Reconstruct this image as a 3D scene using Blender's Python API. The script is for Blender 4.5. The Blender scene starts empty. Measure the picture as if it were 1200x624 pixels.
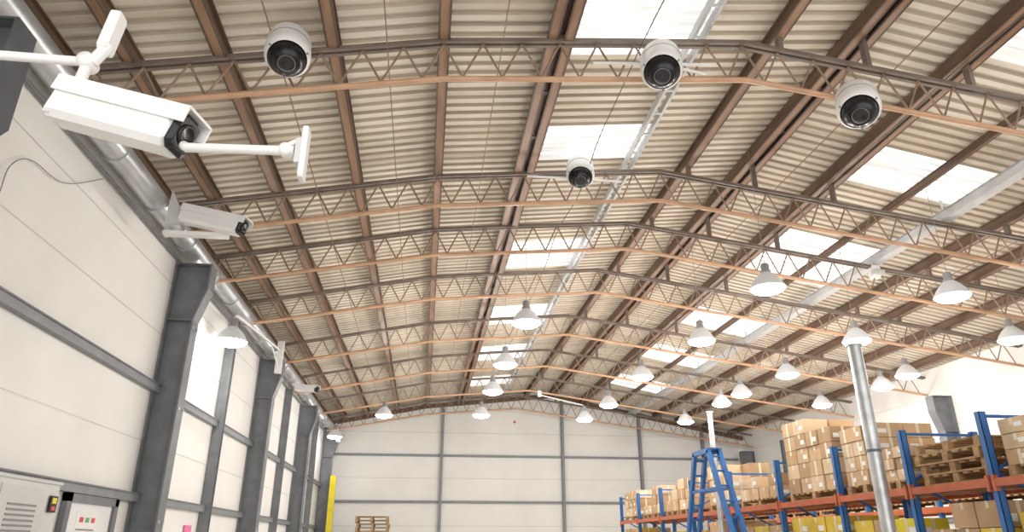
import bpy, math, random
from mathutils import Vector, Matrix
random.seed(7)
ZO = 1.6            # eye height above the floor; heights below are given from eye level
scene = bpy.context.scene
scene.view_settings.view_transform = 'Standard'
COL = bpy.context.collection

# ------------------------------------------------------------------ materials
def mat(name, col, rough=0.6, metal=0.0, var=0.12, scale=3.0, stretch=(1,1,1), bump=0.0, emis=None, estr=0.0, spec=0.4):
    m = bpy.data.materials.new(name); m.use_nodes = True
    nt = m.node_tree; b = nt.nodes['Principled BSDF']
    b.inputs['Roughness'].default_value = rough
    b.inputs['Metallic'].default_value = metal
    b.inputs['Specular IOR Level'].default_value = spec
    tc = nt.nodes.new('ShaderNodeTexCoord'); mp = nt.nodes.new('ShaderNodeMapping')
    mp.inputs['Scale'].default_value = stretch
    nz = nt.nodes.new('ShaderNodeTexNoise'); nz.inputs['Scale'].default_value = scale
    nz.inputs['Detail'].default_value = 5
    nt.links.new(tc.outputs['Object'], mp.inputs[0]); nt.links.new(mp.outputs[0], nz.inputs['Vector'])
    cr = nt.nodes.new('ShaderNodeValToRGB')
    cr.color_ramp.elements[0].position = 0.3; cr.color_ramp.elements[1].position = 0.7
    cr.color_ramp.elements[0].color = (*[c*(1-var) for c in col], 1)
    cr.color_ramp.elements[1].color = (*[min(1, c*(1+var)) for c in col], 1)
    nt.links.new(nz.outputs['Fac'], cr.inputs[0]); nt.links.new(cr.outputs[0], b.inputs['Base Color'])
    if bump:
        bp = nt.nodes.new('ShaderNodeBump'); bp.inputs['Strength'].default_value = bump
        nt.links.new(nz.outputs['Fac'], bp.inputs['Height']); nt.links.new(bp.outputs[0], b.inputs['Normal'])
    if emis:
        b.inputs['Emission Color'].default_value = (*emis, 1); b.inputs['Emission Strength'].default_value = estr
    return m
M = dict(
 wall = mat('white_wall_panel', (.85,.84,.815), .55, var=.04, scale=.8),
 concrete = mat('concrete_floor', (.68,.655,.61), .5, var=.12, scale=1.5, bump=.1),
 steel = mat('grey_painted_steel', (.18,.19,.205), .5, var=.15, scale=4),
 girt = mat('girt_steel', (.24,.255,.27), .5, var=.1, scale=4),
 dsteel = mat('charcoal_painted_steel', (.10,.108,.12), .5, var=.15, scale=4),
 dark = mat('dark_steel', (.12,.11,.10), .5, var=.2, scale=4),
 galv = mat('galvanised_duct', (.55,.57,.59), .35, metal=.6, var=.2, scale=5, stretch=(1,.4,1)),
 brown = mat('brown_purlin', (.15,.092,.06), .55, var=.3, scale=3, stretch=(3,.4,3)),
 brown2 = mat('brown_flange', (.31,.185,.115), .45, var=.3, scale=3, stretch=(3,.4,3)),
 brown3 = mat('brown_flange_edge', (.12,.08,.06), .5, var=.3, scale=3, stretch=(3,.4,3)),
 copper = mat('copper_chord', (.59,.36,.225), .3, var=.15, scale=3),
 chord = mat('brown_grey_top_chord', (.19,.15,.125), .5, var=.2, scale=3),
 web = mat('truss_web', (.30,.215,.155), .5, var=.2, scale=6),
 lrail = mat('light_grey_rail', (.60,.61,.62), .45, var=.1, scale=3),
 white = mat('white_plastic', (.84,.84,.84), .3, var=.02, scale=5),
 whiteg = mat('offwhite_plastic', (.62,.62,.61), .4, var=.04, scale=5),
 cab = mat('cabinet_grey', (.66,.66,.65), .4, var=.03, scale=2),
 black = mat('black_plastic', (.012,.012,.014), .25, var=.2, scale=8),
 glass = mat('dark_lens', (.01,.01,.016), .05, var=.1, scale=3, spec=.8),
 grayp = mat('grey_plastic', (.25,.25,.26), .4, var=.05),
 bulb = mat('lamp_bulb', (1,1,1), .5, var=0, emis=(1,.98,.95), estr=20),
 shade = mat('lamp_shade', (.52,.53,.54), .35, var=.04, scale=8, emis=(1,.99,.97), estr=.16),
 lampneck = mat('lamp_neck', (.38,.38,.39), .4, metal=.3, var=.05),
 cordm = mat('lamp_cord', (.35,.33,.31), .6, var=.05),
 blue = mat('blue_rack_paint', (.03,.14,.40), .4, var=.12, scale=5),
 orange = mat('orange_beam_paint', (.48,.12,.05), .4, var=.12, scale=5),
 card = mat('cardboard', (.56,.38,.22), .8, var=.16, scale=2.0, bump=.05),
 card2 = mat('cardboard_pale', (.66,.50,.33), .8, var=.14, scale=2.5, bump=.05),
 card3 = mat('cardboard_dark', (.44,.29,.16), .8, var=.15, scale=2.5, bump=.05),
 tape = mat('packing_tape', (.75,.66,.5), .3, var=.05),
 label = mat('paper_label', (.85,.85,.83), .6, var=.03),
 yellow = mat('yellow_paint', (.80,.66,.03), .4, var=.08),
 ybox = mat('yellow_carton', (.72,.52,.07), .6, var=.15),
 wood = mat('pallet_wood', (.42,.27,.14), .8, var=.3, scale=4, stretch=(1,4,4)),
 red = mat('red_sign', (.75,.06,.10), .5, var=.05),
 green = mat('green_print', (.1,.45,.2), .5, var=.05),
 pink = mat('pink_sign', (.85,.2,.42), .5, var=.05),
)
# roof sheet: cream corrugated metal, lightly stained
def roof_mat():
    m = bpy.data.materials.new('roof_sheet'); m.use_nodes = True; nt = m.node_tree; b = nt.nodes['Principled BSDF']
    b.inputs['Roughness'].default_value = .65
    tc = nt.nodes.new('ShaderNodeTexCoord')
    def noise(sc, st, det=4):
        mp = nt.nodes.new('ShaderNodeMapping'); mp.inputs['Scale'].default_value = st
        n = nt.nodes.new('ShaderNodeTexNoise'); n.inputs['Scale'].default_value = sc; n.inputs['Detail'].default_value = det
        nt.links.new(tc.outputs['Object'], mp.inputs[0]); nt.links.new(mp.outputs[0], n.inputs['Vector']); return n
    n1 = noise(1.0, (.15, 4, 1), 2); n2 = noise(.6, (1,1,1))
    r1 = nt.nodes.new('ShaderNodeValToRGB'); e = r1.color_ramp.elements
    e[0].position=.36; e[0].color=(.73,.65,.54,1); e[1].position=.56; e[1].color=(.88,.815,.71,1)
    r2 = nt.nodes.new('ShaderNodeValToRGB'); e = r2.color_ramp.elements
    e[0].position=.3; e[0].color=(.88,.845,.80,1); e[1].position=.6; e[1].color=(1,1,1,1)
    mx = nt.nodes.new('ShaderNodeMix'); mx.data_type='RGBA'; mx.blend_type='MULTIPLY'; mx.inputs[0].default_value=1
    nt.links.new(n1.outputs['Fac'], r1.inputs[0]); nt.links.new(n2.outputs['Fac'], r2.inputs[0])
    nt.links.new(r1.outputs[0], mx.inputs[6]); nt.links.new(r2.outputs[0], mx.inputs[7])
    nt.links.new(mx.outputs[2], b.inputs['Base Color'])
    return m
M['roof'] = roof_mat()
M['rib'] = mat('roof_sheet_rib_shade', (.57,.495,.40), .7, var=.2, scale=1.0, stretch=(.3,3,1))  # darker copy of the sheet: shade on the rib flanks put into the colour
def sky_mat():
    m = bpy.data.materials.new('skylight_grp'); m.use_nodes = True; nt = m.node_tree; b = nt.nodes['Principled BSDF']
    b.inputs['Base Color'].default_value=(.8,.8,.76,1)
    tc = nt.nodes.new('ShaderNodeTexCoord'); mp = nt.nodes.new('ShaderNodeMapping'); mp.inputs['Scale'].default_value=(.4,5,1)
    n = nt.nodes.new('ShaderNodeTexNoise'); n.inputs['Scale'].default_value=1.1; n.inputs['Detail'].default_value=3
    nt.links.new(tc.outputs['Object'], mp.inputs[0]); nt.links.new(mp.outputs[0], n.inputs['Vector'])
    mr = nt.nodes.new('ShaderNodeMapRange'); mr.inputs[1].default_value=.36; mr.inputs[2].default_value=.62; mr.inputs[3].default_value=.3; mr.inputs[4].default_value=1.4  # streaks in the glow paint the light and shade of the corrugation
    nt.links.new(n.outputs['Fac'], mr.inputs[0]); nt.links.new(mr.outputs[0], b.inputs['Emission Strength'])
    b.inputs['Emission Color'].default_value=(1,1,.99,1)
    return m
M['sky'] = sky_mat()
M['skyrib'] = mat('skylight_rib_shade', (.6,.6,.58), .6, var=.1, emis=(.99,.99,1), estr=.42)  # greyer, dimmer copy of the skylight: shade painted on its rib flanks

# ------------------------------------------------------------------ mesh builder
class MB:
    def __init__(s): s.v=[]; s.f=[]; s.mi=[]; s.mats=[]; s.sm=[]
    def m(s, k):
        if k not in s.mats: s.mats.append(k)
        return s.mats.index(k)
    def add(s, vs, fs, k, smooth=False):
        o=len(s.v); s.v += [tuple(v) for v in vs]; i=s.m(k)
        for f in fs: s.f.append([o+a for a in f]); s.mi.append(i); s.sm.append(smooth)
    def box(s, x0,x1,y0,y1,z0,z1,k, mtx=None):
        vs=[Vector((x,y,z)) for z in (z0,z1) for y in (y0,y1) for x in (x0,x1)]
        if mtx: vs=[mtx@v for v in vs]
        s.add(vs,[(0,2,3,1),(4,5,7,6),(0,1,5,4),(2,6,7,3),(0,4,6,2),(1,3,7,5)],k)
    def bevbox(s, sx,sy,sz,bev,k,mtx):
        def ring(x,ins):
            a=sy/2-ins; b=sz/2-ins; c=bev
            return [(x,y,z) for y,z in [(-a,-b+c),(-a,b-c),(-a+c,b),(a-c,b),(a,b-c),(a,-b+c),(a-c,-b),(-a+c,-b)]]
        vs=ring(-sx/2,bev*.6)+ring(-sx/2+bev*.6,0)+ring(sx/2-bev*.6,0)+ring(sx/2,bev*.6)
        fs=[]
        for r in range(3):
            for i in range(8):
                j=(i+1)%8; fs.append((r*8+i,r*8+j,r*8+8+j,r*8+8+i))
        fs += [tuple(range(8)), tuple(range(31,23,-1))]
        s.add([mtx@Vector(v) for v in vs],fs,k)
    def bar(s,p,q,w,h=None,k='steel',up=(0,0,1)):
        p=Vector(p);q=Vector(q);h=h or w;d=(q-p).normalized();u=Vector(up)
        if abs(d.dot(u))>.95:u=Vector((0,1,0))
        a=d.cross(u).normalized()*w/2;b=a.cross(d).normalized()*h/2
        vs=[c+sa*a+sb*b for c in (p,q) for sa,sb in ((-1,-1),(1,-1),(1,1),(-1,1))]
        s.add(vs,[(3,2,1,0),(4,5,6,7),(0,1,5,4),(1,2,6,5),(2,3,7,6),(3,0,4,7)],k)
    def tube(s,pts,r,k,n=8,cap=True):
        pts=[Vector(p) for p in pts]; rings=[]
        for i,p in enumerate(pts):
            d=(pts[min(i+1,len(pts)-1)]-pts[max(i-1,0)]).normalized()
            u=Vector((0,0,1)) if abs(d.z)<.9 else Vector((0,1,0))
            a=d.cross(u).normalized(); b=a.cross(d)
            rings.append([p+(a*math.cos(t)+b*math.sin(t))*r for t in [2*math.pi*j/n for j in range(n)]])
        vs=[v for g in rings for v in g]; fs=[]
        for i in range(len(pts)-1):
            for j in range(n):
                l=(j+1)%n; fs.append((i*n+j,i*n+l,(i+1)*n+l,(i+1)*n+j))
        s.add(vs,fs,k,True)
        if cap: s.add(rings[0],[tuple(range(n))],k); s.add(rings[-1],[tuple(range(n-1,-1,-1))],k)
    def lathe(s,prof,k,mtx,n=28,smooth=True):
        vs=[];fs=[]
        for r,z in prof:
            for j in range(n):
                t=2*math.pi*j/n; vs.append(mtx@Vector((r*math.cos(t),r*math.sin(t),z)))
        for i in range(len(prof)-1):
            for j in range(n):
                l=(j+1)%n; fs.append((i*n+j,i*n+l,(i+1)*n+l,(i+1)*n+j))
        s.add(vs,fs,k,smooth)
    def obj(s,name,parent=None):
        me=bpy.data.meshes.new(name); me.from_pydata([(a,b,c+ZO) for a,b,c in s.v],[],s.f)
        for k in s.mats: me.materials.append(M[k])
        me.polygons.foreach_set('material_index',s.mi); me.polygons.foreach_set('use_smooth',s.sm); me.update()
        o=bpy.data.objects.new(name,me); COL.objects.link(o)
        if parent:o.parent=parent
        return o
def spline(P,n=8):
    P=[Vector(p) for p in P]; out=[]
    for i in range(len(P)-1):
        a=P[max(i-1,0)];b=P[i];c=P[i+1];d=P[min(i+2,len(P)-1)]
        for j in range(n):
            t=j/n; out.append(.5*((2*b)+(c-a)*t+(2*a-5*b+4*c-d)*t*t+(3*b-a-3*c+d)*t**3))
    out.append(P[-1]); return out
def interp(P,x):
    if x<=P[0][0]: return P[0][1]
    for (a,b),(c,d) in zip(P,P[1:]):
        if x<=c: return b+(d-b)*(x-a)/(c-a)
    return P[-1][1]
XL,XR,YF,YN=-4.4,15.0,32.5,-3.0
ROOF=[(-4.6,5.3),(0,6.2),(5.8,6.82),(15.2,4.95)]
BOT=[(-4.3,4.58),(0,5.38),(4.0,5.72),(15,4.2)]
rz=lambda x:interp(ROOF,x)
bz=lambda x:interp(BOT,x)

# ------------------------------------------------------------------ shell
b=MB(); b.box(-5.5,16.5,-6,33.2,-1.75,-1.6,'concrete'); b.obj('floor')
def wall_side(name,x0,x1,ztop):
    b=MB(); b.box(x0,x1,YN,YF+.2,-1.6,ztop,'wall'); return b
b=wall_side('wall_left',XL-.2,XL,5.25)
for z in (-.15,1.5,3.2,4.1): b.box(XL,XL+.006,YN,YF,z,z+.015,'whiteg')
b.obj('wall_left')
b=wall_side('wall_right',XR,XR+.2,4.92)
for z in (-.15,1.5,3.2,4.1): b.box(XR-.006,XR,YN,YF,z,z+.015,'whiteg')
b.obj('wall_right')
b=MB()
xs=[x for x,_ in ROOF]
xs=[XL-.2]+[x for x in xs if XL<x<XR]+[XR+.2]
vs=[]
for y in (YF,YF+.2):
    vs+=[(x,y,-1.6) for x in xs]+[(x,y,rz(x)-.02) for x in xs]
n=len(xs); fs=[]
for i in range(n-1):
    fs.append((i,i+1,n+i+1,n+i)); fs.append((2*n+i,3*n+i,3*n+i+1,2*n+i+1)); fs.append((n+i,n+i+1,3*n+i+1,3*n+i))
b.add(vs,fs,'wall')
for z in (.75,2.75,4.75): b.box(XL,XR,YF-.012,YF,z,z+.02,'whiteg')
b.obj('wall_back')

# roof sheet: trapezoidal ribs running down the slope, with translucent skylight sheets
RX=sorted(set([x for x,_ in ROOF]+[1.75,3.6,7.6,10.0]))
SKY_L=[(6.6,7.8),(9.6,10.7),(14.3,16.0),(19.0,20.8),(23.4,25.4),(28.2,30.0)]
SKY_R=[(5.8,7.2),(9.6,10.8),(13.0,15.4),(18.4,20.0),(22.4,24.2),(27.0,28.8)]
p=.2; dep=.045; ys=[]
y=YN
while y<YF+.2:
    ys += [(y,0),(y+.10,0),(y+.118,dep),(y+.182,dep)]; y+=p
b=MB(); nx=len(RX)
vs=[(x,yy,rz(x)+dz) for yy,dz in ys for x in RX]
G={k:[] for k in ('roof','rib','sky','skyrib')}
for j in range(len(ys)-1):
    ym=(ys[j][0]+ys[j+1][0])/2
    for i in range(nx-1):
        xm=(RX[i]+RX[i+1])/2
        f=(j*nx+i,j*nx+i+1,(j+1)*nx+i+1,(j+1)*nx+i)
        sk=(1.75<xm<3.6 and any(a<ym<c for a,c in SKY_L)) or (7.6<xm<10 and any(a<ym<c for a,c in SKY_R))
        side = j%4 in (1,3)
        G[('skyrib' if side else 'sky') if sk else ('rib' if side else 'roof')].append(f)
b.add(vs,G['roof'],'roof')
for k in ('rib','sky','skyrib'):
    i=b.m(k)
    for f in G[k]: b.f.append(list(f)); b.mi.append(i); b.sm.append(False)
b.obj('ceiling')

# ------------------------------------------------------------------ purlins
def purlin(x,w,d,k='brown',kf='brown2',dbl=False):
    b=MB(); z=rz(x)-.03
    if x<-4: z-=.05
    def flange(xx,w):
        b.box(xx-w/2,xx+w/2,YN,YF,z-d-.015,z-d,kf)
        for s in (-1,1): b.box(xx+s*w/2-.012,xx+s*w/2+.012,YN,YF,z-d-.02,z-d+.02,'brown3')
    if dbl:
        for s in (-1,1):
            xx=x+s*(w/2-.06)
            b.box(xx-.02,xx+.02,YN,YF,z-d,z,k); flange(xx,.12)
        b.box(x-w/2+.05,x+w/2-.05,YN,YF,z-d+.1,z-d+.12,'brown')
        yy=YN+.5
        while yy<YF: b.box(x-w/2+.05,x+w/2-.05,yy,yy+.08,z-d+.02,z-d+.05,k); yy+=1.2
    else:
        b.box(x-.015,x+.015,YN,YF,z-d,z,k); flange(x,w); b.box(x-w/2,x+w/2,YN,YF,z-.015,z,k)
    b.obj('roof_purlin')
for x,w,d,db in [(-4.3,.12,.16,0),(-3.65,.12,.2,0),(-2.65,.13,.22,0),(-1.35,.13,.22,0),(0,.13,.22,0),(1.5,.34,.24,1),(4.55,.13,.2,0),
                 (5.8,.34,.26,1),(7.3,.3,.24,1),(8.8,.06,.12,0),(10.7,.12,.2,0),(11.8,.14,.2,0),(13.1,.12,.2,0),(14.4,.12,.2,0)]:
    purlin(x,w,d,dbl=bool(db))
b=MB(); 
for x in (3.35,3.5): b.box(x-.02,x+.02,YN,YF,rz(x)-.2,rz(x)-.07,'lrail')
yy=YN
while yy<YF: b.box(3.35,3.5,yy,yy+.04,rz(3.4)-.19,rz(3.4)-.17,'lrail'); yy+=.6
b.obj('cable_tray')
b=MB(); b.box(9.37,9.58,YN,YF,5.62,5.76,'lrail'); b.box(9.33,9.62,YN,YF,5.76,5.78,'galv')
for yy in (4,7,10.7,15.6,19.3,23.2,27.3): b.bar((9.47,yy,5.76),(9.47,yy,rz(9.47)-.03),.03,k='lrail')
b.obj('overhead_busbar_trunking')

# ------------------------------------------------------------------ trusses
TY=[3.8,7.2,10.7,12.9,15.6,19.3,23.2,27.3,31.3]
def top(x): return min(bz(x)+.58, rz(x)-.27)
for ty in TY:
    b=MB()
    X=sorted(set([-4.3+19.3*i/40 for i in range(41)]+[0,4.0]))
    b.tube([(x,ty,bz(x)) for x in X],.038,'copper',8)
    for s in (-.045,.045):
        Xt=[-4.3,-2,0,2.0,4.0,6.8,9.5,12.3,15]
        for a,c in zip(Xt,Xt[1:]): b.bar((a,ty+s,top(a)),(c,ty+s,top(c)),.045,.055,'chord')
    step=.5; nn=int(19.2/step); 
    for i in range(nn):
        a=-4.25+i*step; m=a+step/2; c=a+step
        b.tube([(a,ty,bz(a)+.02),(m,ty,top(m)-.02)],.015,'web',5,False)
        b.tube([(m,ty,top(m)-.02),(c,ty,bz(c)+.02)],.015,'web',5,False)
    for x in (-3.65,-2.65,-1.35,0,1.5,4.55,5.8,7.3,10.7,11.8,13.1):
        b.box(x-.03,x+.03,ty-.05,ty+.05,top(x),max(top(x)+.02,rz(x)-.25),'chord')
    b.obj('roof_truss')

b=MB()
for x,z in ((2.55,6.02),(6.9,5.95)):
    pts=[]
    yy=YN
    while yy<YF: pts.append((x+.04*math.sin(yy*1.3),yy,z+.05*math.sin(yy*2.1))); yy+=.6
    b.tube(pts,.008,'dark',5)
b.obj('electrical_cabling')
b=MB()
for x in (-2.0,-.7,.75,6.5,11.2):
    for a,c in zip(TY,TY[1:]): b.bar((x,a,rz(x)-.28),(x,c,rz(x)-.28),.014,k='web')
b.obj('sag_rods')

# ------------------------------------------------------------------ left / right wall steelwork
def girt(x,s,z,name='trim_girt'):
    b=MB(); b.box(min(x,x+s*.1),max(x,x+s*.1),YN,YF,z-.055,z+.055,'girt'); b.box(min(x,x+s*.12),max(x,x+s*.12),YN,YF,z+.05,z+.07,'steel'); b.obj(name)
for z in (.66,2.33): girt(XL,1,z,'trim_girt_left')
for z in (.66,2.6): girt(XR,-1,z,'trim_girt_right')
def column(xw,s,y,h,hx=.16,hz=1.0,hv=.45,kk='steel'):
    b=MB()
    def bx(x0,x1,y0,y1,z0,z1,k):
        a,c=sorted((xw+s*x0,xw+s*x1)); b.box(a,c,y0,y1,z0,z1,k)
    bx(.01,.03,y-.15,y+.15,-1.6,h-.02,kk); bx(.03,.42,y-.012,y+.012,-1.6,h-hz-.02,kk); bx(.42,.45,y-.15,y+.15,-1.6,h-hz,kk)
    zz=[(.42,h-hz),(.42+hx,h-hv),(.42+hx,h-.02)]
    for (a,z0),(c,z1) in zip(zz,zz[1:]):
        vs=[(xw+s*(a+dx),y+dy,z0) for dx in (0,.03) for dy in (-.15,.15)]+[(xw+s*(c+dx),y+dy,z1) for dx in (0,.03) for dy in (-.15,.15)]
        b.add(vs,[(0,1,3,2),(4,5,7,6),(0,1,5,4),(2,3,7,6),(0,2,6,4),(1,3,7,5)],kk)
    for d in (-.012,.012):
        P=[(.03,h-hz),(.42,h-hz),(.42+hx,h-hv),(.42+hx,h-.02),(.03,h-.02),(.03,h-hv)]
        vs=[(xw+s*a,y+d,z) for a,z in P]
        b.add(vs,[(0,1,2,5),(5,2,3,4)],kk)
    bx(.0,.45+hx,y-.15,y+.15,h-.02,h,kk); bx(.03,.42,y-.14,y+.14,h-hz-.02,h-hz,kk)
    for z in (.3,2.0,h-hz-.15):
        for d in (-.1,.1): bx(.45,.47,y+d-.02,y+d+.02,z,z+.04,'galv')
    b.obj('steel_column')
for y in (11.8,18.5,25.0,31.4): column(XL,1,y,4.5)
column(XL,1,5.35,4.2,.33,1.3,.95,'dsteel')
for y in (11.8,18.5,25.0,31.4): column(XR,-1,y,4.0)
def post(x0,x1,y0,y1,z1,name,k='girt'):
    b=MB(); b.box(x0,x1,y0,y0+.02,-1.6,z1,k); b.box(x0,x1,y1-.02,y1,-1.6,z1,k); b.box((x0+x1)/2-.01,(x0+x1)/2+.01,y0+.02,y1-.02,-1.6,z1,k); b.obj(name)
for y in (15.3,22.2,28.3):
    post(XL+.01,XL+.2,y-.08,y+.08,4.5,'wall_stud','steel'); post(XR-.2,XR-.01,y-.08,y+.08,4.1,'wall_stud','steel')
for z in (1.76,3.74):
    b=MB(); b.box(XL+.3,XR-.3,YF-.12,YF,z-.05,z+.05,'girt'); b.obj('trim_girt_back')
for x in (.73,6.27,9.95,13.0):
    post(x-.06,x+.06,YF-.22,YF-.015,rz(x)-.4,'wall_stud','girt')
b=MB()
for a,c in zip(xs,xs[1:]): b.bar((a,YF-.15,rz(a)-.28),(c,YF-.15,rz(c)-.28),.2,.16,'brown')
b.obj('trim_back_rafter')

# duct
b=MB(); b.tube([(-4.14,YN,4.72),(-4.14,YF-.1,4.78)],.165,'galv',18)
y=2.5
while y<32:
    b.tube([(-4.14,y,4.725),(-4.14,y+.06,4.725)],.178,'galv',18); b.box(-4.38,-4.14,y,y+.05,4.88,4.91,'steel'); y+=1.45
b.obj('ventilation_duct')
b=MB(); b.tube([(-4.34,YN,4.535),(-4.34,YF-.2,4.535)],.025,'steel',6); b.obj('conduit_pipe')

# ------------------------------------------------------------------ lamps
def lamp(x,y,z,r=.29,hang=True,power=125,arm=None):
    b=MB(); T=Matrix.Translation((x,y,z)); s=r/.29
    prof=[(.29,-.02),(.298,0),(.275,.03),(.235,.10),(.175,.18),(.12,.235),(.09,.26)]
    b.lathe([(a*s,c*s) for a,c in prof],'shade',T,28)
    b.lathe([(a*s,c*s) for a,c in [(.09,.26),(.09,.30),(.07,.31),(.07,.42),(.045,.44),(.02,.45),(0.001,.45)]],'lampneck',T,20)
    b.lathe([(a*s,c*s) for a,c in [(.285,-.015),(.26,-.05),(.19,-.085),(.10,-.105),(.001,-.112)]],'bulb',T,24)
    if hang:
        b.tube([(x,y,z+.44*s),(x,y,rz(x)-.02)],.005,'cordm',5)
    if arm: arm(b)
    o=b.obj('pendant_lamp' if hang else 'bracket_lamp')
    l=bpy.data.lights.new('bulb_light','POINT'); l.energy=power; l.shadow_soft_size=.15; l.color=(1,.96,.91)
    lo=bpy.data.objects.new('bulb_light',l); lo.location=(x,y,z-.28+ZO); COL.objects.link(lo); lo.parent=o
LAMPS=[(1.85,12.95),(1.82,16.4),(1.82,19.6),(1.8,23.5),(-1.44,23.9),(5.65,10.5),(5.75,13.8),(5.5,17.3),(5.6,21.2),
 (9.05,10.5),(9.05,13.4),(9.12,16.6),(9.0,19.1),(9.02,20.6),(9.1,24.0),(12.28,12.9),(12.22,16.3),(12.45,17.7),(12.2,20.4)]
for x,y in LAMPS: lamp(x,y,4.06,power=70 if x>12 else 135)
def arm1(b):
    b.tube([(-3.95,14.0,4.27),(-3.94,14.1,4.34),(-3.92,14.5,4.38),(-3.90,18.2,4.72)],.028,'white',8)
    b.tube([(-3.90,17.2,4.62),(-3.88,18.25,4.25)],.018,'white',6); b.box(-3.96,-3.8,18.2,18.33,4.1,4.95,'white')
lamp(-3.95,14.0,3.78,.31,False,40,arm1)
def arm2(b):
    b.tube([(-3.7,29.5,4.57),(-3.7,29.6,4.62),(-3.75,31.2,4.45)],.03,'white',8); b.box(-3.85,-3.65,31.15,31.24,4.1,4.5,'white')
lamp(-3.7,29.5,4.1,.3,False,40,arm2)
def arm3(b):
    b.tube([(5.38,23.9,4.54),(3.9,23.9,4.85)],.02,'white',6); b.box(3.8,3.92,23.85,23.95,4.8,5.0,'white'); b.bar((3.86,23.9,5.0),(3.86,23.9,6.4),.015,k='cordm')
lamp(5.43,23.9,4.06,.29,False,125,arm3)

# ------------------------------------------------------------------ cameras
def frame(axis, origin, up=(0,0,1)):
    z=Vector(axis).normalized(); x=Vector(up).cross(z).normalized(); y=z.cross(x)
    m=Matrix((x,y,z)).transposed().to_4x4(); m.translation=Vector(origin); return m
def dome(c,axis,ty,s=1.0,bars=None):
    b=MB(); F=frame(axis,c)
    P=lambda L:[(a*s,z*s) for a,z in L]
    b.lathe(P([(.001,-.44),(.17,-.44),(.185,-.43),(.19,-.39),(.235,-.375),(.258,-.35),(.265,-.31),(.265,-.17)]),'white',F,36)
    b.lathe(P([(.265,-.17),(.256,-.165),(.256,-.15),(.265,-.145)]),'grayp',F,36)
    b.lathe(P([(.265,-.145),(.272,.02),(.267,.08),(.245,.13),(.23,.14)]),'white',F,36)
    b.lathe(P([(.23,.14),(.222,.12),(.218,.11)]),'grayp',F,36)
    b.lathe(P([(.218,.11),(.208,.17),(.17,.235),(.12,.27),(.095,.28)]),'black',F,36)
    b.lathe(P([(.095,.28),(.088,.262),(.05,.28),(.001,.285)]),'glass',F,24)
    b.lathe(P([(.099,.277),(.103,.283),(.099,.286),(.095,.28)]),'grayp',F,24)
    for t in range(3):
        a=2.1*t+.5; q=F@Matrix.Translation((.246*s*math.cos(a),.246*s*math.sin(a),.13*s))
        b.lathe([(.001,.012),(.012,.01),(.014,0)],'grayp',q,8)
    bk=F@Vector((0,0,-.36*s)); x=bk.x
    zc = bz(x) if abs(bk.z-bz(x))<abs(bk.z-top(x)) else top(x)
    b.tube([bk,(x,ty-.02,zc)],.03,'white',10)
    b.box(x-.07,x+.07,ty-.09,ty+.07,zc-.05,zc+.05,'white')
    for (x0,z0,x1,z1) in (bars or []): b.tube([(x0,ty-.1,z0),(x1,ty-.1,z1)],.02,'white',8)
    b.obj('dome_security_camera')
def ax(c,down,side=0):
    v=-Vector(c).normalized(); v=v+Vector((side,0,-down)); return v.normalized()
for c,ty,d,sd,bars in [((-1.78,6.78,5.25),7.2,.8,0,None),((2.68,6.78,5.47),7.2,.7,0,[(1.9,5.72,3.5,5.84),(2.5,5.84,3.4,5.68)]),
                  ((5.2,6.78,5.10),7.2,.65,.02,None),((2.43,10.3,5.93),10.7,.8,0,[(1.55,6.0,3.25,6.0)])]:
    dome(c,ax(c,d,sd),ty,.96 if ty<8 else .9,bars)

def bullet(rear,front,h,w,roll=0):
    b=MB(); rear=Vector(rear);front=Vector(front);d=(front-rear);L=d.length;d.normalize()
    side=Vector((0,0,1)).cross(d).normalized(); up=d.cross(side)
    m=Matrix((d,side,up)).transposed().to_4x4(); m.translation=(rear+front)/2; m=m@Matrix.Rotation(roll,4,'X')
    b.bevbox(L*.93,w,h,h*.14,'white',m@Matrix.Translation((-L*.035,0,0)))
    b.box(-L*.5,L*.52,-w*.54,w*.54,h*.48,h*.54,'white',m)
    for s in (-1,1): b.box(-L*.5,L*.52,s*w*.54-.004,s*w*.54+.004,h*.12,h*.52,'white',m)
    b.bevbox(L*.06,w*.94,h*.94,h*.14,'black',m@Matrix.Translation((L*.45,0,-h*.01)))
    b.box(L*.475,L*.485,-w*.36,w*.36,-h*.36,h*.34,'glass',m)
    q=m@Matrix.Translation((L*.485,0,0))@Matrix.Rotation(math.pi/2,4,'Y')
    b.lathe([(h*.27,0),(h*.27,h*.04),(h*.2,h*.05),(h*.16,h*.02),(.001,h*.03)],'black',q,24)
    b.box(-L*.49,-L*.44,-w*.45,w*.45,-h*.45,h*.45,'whiteg',m)
    return b,m
# large camera on long wall arm
b,m=bullet((-1.46,2.46,1.59),(-.925,2.34,1.405),.165,.14)
b.tube([(-4.37,2.5,1.84),(-1.40,2.5,1.82)],.02,'white',10)
b.box(-4.375,-4.35,2.38,2.62,1.7,2.02,'white')
b.tube([(-1.43,2.5,1.82),(-1.43,2.47,1.65)],.022,'white',10)
b.lathe([(.001,-.035),(.032,-.035),(.036,0),(.032,.035),(.001,.035)],'white',Matrix.Translation((-1.43,2.5,1.815))@Matrix.Rotation(math.pi/2,4,'X'),16)
b.box(-1.48,-1.38,2.42,2.5,1.65,1.69,'white')
b.bevbox(.045,.08,.2,.012,'white',Matrix.Translation((-1.37,2.5,1.97)) @ Matrix.Rotation(.12,4,'Y'))
b.tube([(-1.41,2.49,1.81),(-1.365,2.49,1.9)],.024,'white',8)
b.tube([(-.93,2.33,1.36),(-.91,2.3,1.335),(-.52,2.26,1.325)],.018,'white',10)
b.lathe([(.001,-.022),(.022,-.022),(.026,0),(.022,.022),(.001,.022)],'white',Matrix.Translation((-.55,2.26,1.325))@Matrix.Rotation(math.pi/2,4,'X'),14)
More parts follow.
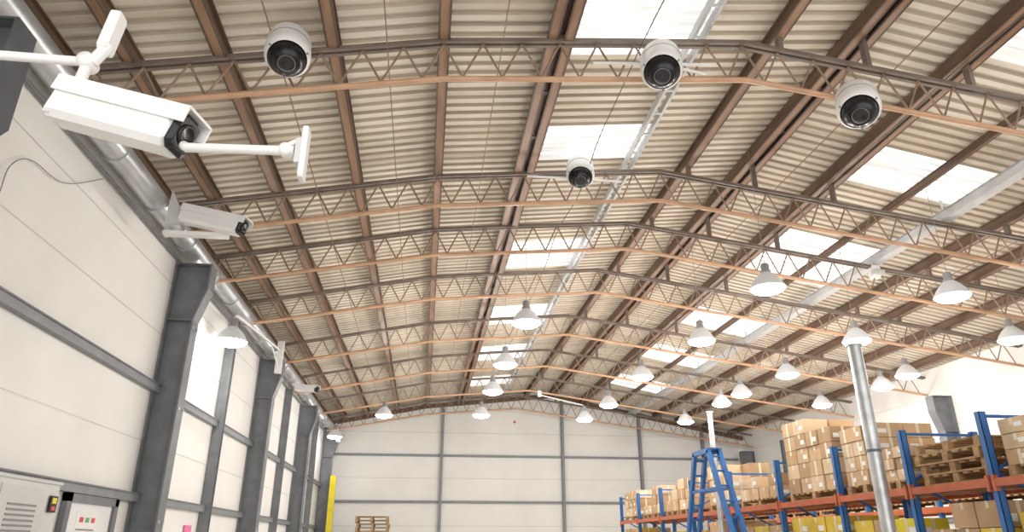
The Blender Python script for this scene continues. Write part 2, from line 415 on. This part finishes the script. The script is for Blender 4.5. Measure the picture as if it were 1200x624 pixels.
b.bevbox(.022,.06,.21,.006,'white',Matrix.Translation((-.485,2.26,1.315))); b.tube([(-.58,2.26,1.325),(-.49,2.26,1.38)],.011,'white',8)
b.box(-.515,-.495,2.24,2.28,1.27,1.37,'whiteg')
b.obj('bullet_security_camera')
# medium camera slung from duct
b,m=bullet((-3.72,9.8,4.55),(-2.76,9.6,4.29),.26,.24)
b.tube([(-3.94,9.8,4.75),(-3.7,9.8,4.60)],.03,'white',8)
b.add([(-3.93,9.76,4.92),(-3.93,9.84,4.92),(-3.95,9.76,4.36),(-3.95,9.84,4.36),(-3.66,9.76,4.42),(-3.66,9.84,4.42)],[(0,1,3,2),(0,4,5,1),(2,3,5,4),(0,2,4),(1,5,3)],'whiteg')
b.box(-3.96,-3.05,9.78,9.9,4.22,4.28,'white')
b.obj('bullet_security_camera')
# small camera near the third column
b,m=bullet((-3.98,21.6,4.42),(-3.3,21.3,4.34),.19,.22)
b.tube([(-4.0,21.6,4.45),(-4.0,21.6,4.6)],.03,'white',8); b.box(-4.1,-3.9,21.55,21.65,4.5,4.56,'white')
b.obj('bullet_security_camera')
b=MB(); b.bevbox(.2,.2,.3,.04,'white',Matrix.Translation((9.42,12.9,5.46))); b.bevbox(.24,.14,.1,.02,'whiteg',Matrix.Translation((9.42,12.78,5.40))); b.obj('motion_detector')
b=MB(); b.lathe([(.001,-.02),(.05,-.02),(.05,.04),(.001,.05)],'red',Matrix.Translation((4.05,YF-.03,5.3))@Matrix.Rotation(math.pi/2,4,'X'),14); b.obj('fire_alarm_bell')

# ------------------------------------------------------------------ left wall items
o_=XL+.012
b=MB()
for a,c,z0,z1 in ((9.55,9.67,-1.6,.6),(10.98,11.1,-1.6,.6),(9.55,11.1,.5,.6)): b.box(o_,o_+.07,a,c,z0,z1,'steel')
b.box(o_,o_+.03,9.67,10.98,-1.6,.5,'white')
b.box(o_+.03,o_+.036,9.95,10.6,.0,.4,'label')
for i,k in enumerate(['red','green','red']): b.box(o_+.036,o_+.04,10.05+.17*i,10.15+.17*i,.27,.33,k)
b.box(o_+.036,o_+.04,10.0,10.5,.17,.19,'grayp'); b.box(o_+.036,o_+.04,10.0,10.4,.11,.13,'red'); b.box(o_+.03,o_+.07,10.8,10.85,-.6,-.45,'grayp')
b.obj('door_1')
b=MB(); b.box(o_,o_+.32,6.4,8.75,-1.6,.62,'cab'); b.box(o_+.32,o_+.33,6.45,7.55,-1.5,.56,'whiteg'); b.box(o_+.32,o_+.33,7.59,8.5,-1.5,.56,'whiteg'); b.box(o_,o_+.34,6.38,8.77,.62,.65,'whiteg')
b.box(o_+.33,o_+.35,8.55,8.70,.33,.50,'black'); b.box(o_+.35,o_+.355,8.58,8.67,.42,.48,'yellow'); b.box(o_+.35,o_+.355,8.59,8.66,.35,.39,'red')
for i in range(6): b.box(o_+.33,o_+.338,7.75,8.3,.12+i*.05,.14+i*.05,'grayp')
for z in (.3,-.6): b.box(o_+.33,o_+.35,7.44,7.5,z-.08,z+.08,'grayp')
b.obj('electrical_cabinet')
b=MB(); b.box(o_,o_+.02,14.4,14.8,.1,.34,'pink'); b.obj('wall_sign')
b=MB(); b.tube(spline([(-4.36,5.6,3.3),(-4.36,6.1,2.95),(-4.36,6.5,2.92),(-4.36,6.75,3.2),(-4.36,6.8,3.6),(-4.36,7.1,3.85),(-4.36,7.8,3.95),(-4.345,8.6,4.45)]),.006,'grayp',6)
b.obj('electrical_cable')
b=MB(); b.box(-3.78,-3.56,30.0,30.1,-1.6,2.6,'yellow'); b.box(-3.78,-3.76,30.1,30.22,-1.6,2.6,'yellow'); b.box(-3.58,-3.56,30.1,30.22,-1.6,2.6,'yellow'); b.box(-3.85,-3.5,29.95,30.27,-1.6,-1.57,'yellow'); b.obj('yellow_guard_post')

# ------------------------------------------------------------------ pallets, boxes
def pallet(b,x0,x1,y0,y1,z,h=.13):
    for i in range(3):
        xx=x0+(x1-x0-.09)*i/2; b.box(xx,xx+.09,y0,y1,z,z+.022,'wood')
        for j in range(3):
            yy=y0+(y1-y0-.1)*j/2; b.box(xx,xx+.09,yy,yy+.1,z+.022,z+h-.025,'wood')
    n=max(5,int((y1-y0)/.17))
    for j in range(n):
        yy=y0+(y1-y0-.1)*j/(n-1); b.box(x0,x1,yy,yy+.1,z+h-.025,z+h,'wood')
def pallets_stack(x0,x1,y0,y1,z0,z1,name='pallet_stack'):
    b=MB(); z=z0
    while z+.13<=z1+.03:
        j=random.uniform(-.04,.04); k=random.uniform(-.04,.04); pallet(b,x0+j,x1+j,y0+k,y1+k,z); z+=.132
    b.obj(name)
def boxes(x0,x1,y0,y1,z0,z1,ny,nz,name='pallet_of_cardboard_boxes',kinds=('card','card2','card','card3'),irreg=.0,pal=True):
    b=MB()
    if pal: pallet(b,x0,x1,y0,y1,z0); z0+=.132
    nx_=2; dy=(y1-y0)/ny; dx=(x1-x0)/nx_; dz=(z1-z0)/nz
    for k in range(nz):
        for j in range(ny):
            for i in range(nx_):
                if k==nz-1 and random.random()<irreg: continue
                g=.012; kk=random.choice(kinds); jx=random.uniform(-.015,.015)
                X0=x0+i*dx+g+jx;X1=x0+(i+1)*dx-g+jx;Y0=y0+j*dy+g;Y1=y0+(j+1)*dy-g;Z0=z0+k*dz;Z1=z0+(k+1)*dz-.008
                b.box(X0,X1,Y0,Y1,Z0,Z1,kk)
                if i==0:
                    ym=(Y0+Y1)/2; b.box(X0-.003,X0,ym-.025,ym+.025,Z1-.08 if random.random()<.6 else Z0,Z1,'tape')
                    if random.random()<.55: b.box(X0-.004,X0,Y0+.05,Y0+.05+.3*(Y1-Y0),Z0+.06,Z0+.06+.3*(Z1-Z0),'label')
                if j==0:
                    xm=(X0+X1)/2; b.box(xm-.025,xm+.025,Y0-.003,Y0,Z0,Z1,'tape')
                    if random.random()<.5: b.box(X0+.05,X0+.05+.3*(X1-X0),Y0-.004,Y0,Z0+.06,Z0+.06+.3*(Z1-Z0),'label')
    b.obj(name)
RX0,RX1=6.65,7.75; BZ=.72
FR=[4.6,6.2,7.75,9.25,11.0,13.0,15.2,17.6,20.0,22.2,24.2]
b=MB()
for y in FR:
    top_=1.5
    for x in (RX0,RX1):
        b.box(x-.045,x+.045,y-.04,y-.032,-1.6,top_,'blue'); b.box(x-.045,x-.037,y-.04,y+.04,-1.6,top_,'blue'); b.box(x+.037,x+.045,y-.04,y+.04,-1.6,top_,'blue')
        b.box(x-.07,x+.07,y-.07,y+.07,-1.6,-1.59,'blue')
    z=-1.4;s=0
    while z<top_-.3:
        a,c=(RX0,RX1) if s%2==0 else (RX1,RX0); b.bar((a,y,z),(c,y,z+.55),.03,k='blue'); z+=.55;s+=1
    b.bar((RX0,y,top_-.05),(RX1,y,top_-.05),.035,k='blue')
for a,c in zip(FR,FR[1:]):
    for zt,hh in ((BZ,.09),(-.55,.09)):
        for x in (RX0-.055,RX1+.055):
            b.box(x-.025,x+.025,a+.02,c-.02,zt-hh,zt,'orange')
            for e in (a+.03,c-.07): b.box(x-.03,x+.03,e,e+.04,zt-hh-.05,zt+.04,'orange')
        n=int((c-a)/.3)
        for j in range(n):
            yy=a+.15+(c-a-.3)*j/max(1,n-1); b.box(RX0-.02,RX1+.02,yy-.05,yy+.05,zt-.05,zt-.002,'wood' if j%2 else 'orange')
b.obj('pallet_rack')
BX0,BX1=RX0+.06,RX1-.06
zb=BZ+.005
boxes(BX0,BX1,11.12,12.75,zb,2.12,4,5,irreg=.25)
boxes(BX0,BX1,9.95,10.9,zb,1.74,3,4,irreg=0)
boxes(BX0,BX1,9.33,9.9,zb,1.32,2,3)
pallets_stack(BX0,BX1,7.9,9.1,zb,1.25)
boxes(BX0,BX1,6.35,7.6,zb,1.38,3,3,irreg=.2)
boxes(BX0,BX1,13.15,14.9,zb,1.3,4,2,irreg=.3)
boxes(BX0,BX1,15.35,16.6,zb,1.72,3,3,irreg=.2)
boxes(BX0,BX1,17.75,18.7,zb,1.62,2,3); boxes(BX0,BX1,18.85,19.8,zb,1.4,2,2,irreg=.3)
boxes(BX0,BX1,20.15,21.0,zb,1.6,2,3); boxes(BX0,BX1,21.1,22.0,zb,1.35,2,2,irreg=.3)
boxes(BX0,BX1,22.35,24.0,zb,1.62,4,3,irreg=.2)
for i,(a,c) in enumerate(zip(FR,FR[1:])):
    if i<1: continue
    boxes(BX0,BX1,a+.12,c-.12,-.545,random.choice([.35,.45,.5]),3,3,'pallet_of_yellow_cartons',('ybox','ybox','card','card3','yellow') if a<14 else ('card','card3','ybox'),.15)
b=MB()
RY=[9.0,11.5,14.0,16.5,19.0,21.5,24.0,26.5]
for y in RY:
    for x in (10.6,11.6): b.box(x-.045,x+.045,y-.04,y+.04,-1.6,1.7,'blue')
    b.bar((10.6,y,1.6),(11.6,y,1.6),.035,k='blue')
    z=-1.4
    while z<1.4: b.bar((10.6,y,z),(11.6,y,z+.5),.03,k='blue'); z+=.5
for x in (10.55,11.65):
    b.box(x-.025,x+.025,9,26.5,.61,.72,'orange'); b.box(x-.025,x+.025,9,26.5,-.65,-.55,'orange')
b.box(10.6,11.6,9,26.5,.66,.71,'wood'); b.box(10.6,11.6,9,26.5,-.6,-.56,'wood')
b.obj('pallet_rack')
for a,c in zip(RY,RY[1:]): boxes(10.68,11.52,a+.15,c-.15,.725,random.choice([1.2,1.45,1.6]),4,2,irreg=.3)
pallets_stack(-2.55,-1.3,29.2,30.3,-1.6,1.02)

# blue A-frame mobile ladder
b=MB(); yc=13.8
XA,XB=5.5,5.72
for x in (XA,XB):
    for s in (-1,1): b.bar((x,yc+s*.36,1.72),(x,yc+s*1.98,-1.6),.07,.11,'blue')
    b.bar((x,yc-.42,1.72),(x,yc+.42,1.72),.07,.09,'blue'); b.bar((x,yc-1.15,.05),(x,yc+1.15,.05),.05,k='blue'); b.bar((x,yc-.7,1.0),(x,yc+.7,1.0),.05,k='blue')
for i in range(11):
    t=i/11; z=1.6-3.1*t; d=.42+1.52*t
    b.bar((XA,yc-d,z),(XB,yc-d,z),.1,.03,'blue'); b.bar((XA,yc+d,z),(XB,yc+d,z),.04,k='blue')
b.box(XA,XB,yc-.38,yc+.38,1.745,1.775,'blue')
b.obj('step_ladder')

for y,zt,r in ((9.3,2.72,.095),(14.9,2.72,.055)):
    b=MB(); b.tube([(6.22,y,-1.6),(6.22,y,zt)],r,'galv',18); b.box(6.05,6.39,y-.17,y+.17,-1.6,-1.57,'galv'); b.tube([(6.22,y,zt),(6.22,y,zt+.03)],r+.02,'galv',18)
    for z in (-.2,1.2): b.tube([(6.22,y,z),(6.22,y,z+.04)],r+.006,'steel',18)
    b.obj('steel_post')

# ------------------------------------------------------------------ world, camera
w=bpy.data.worlds.new('world'); scene.world=w; w.use_nodes=True
w.node_tree.nodes['Background'].inputs[0].default_value=(1,.985,.96,1); w.node_tree.nodes['Background'].inputs[1].default_value=2.4
cam=bpy.data.cameras.new('camera'); cam.lens=814.6/1200*36; cam.sensor_width=36; cam.clip_end=200
co=bpy.data.objects.new('camera',cam); COL.objects.link(co); co.location=(0,0,ZO)
co.rotation_euler=(math.pi/2+.3818,0,-.1204); scene.camera=co
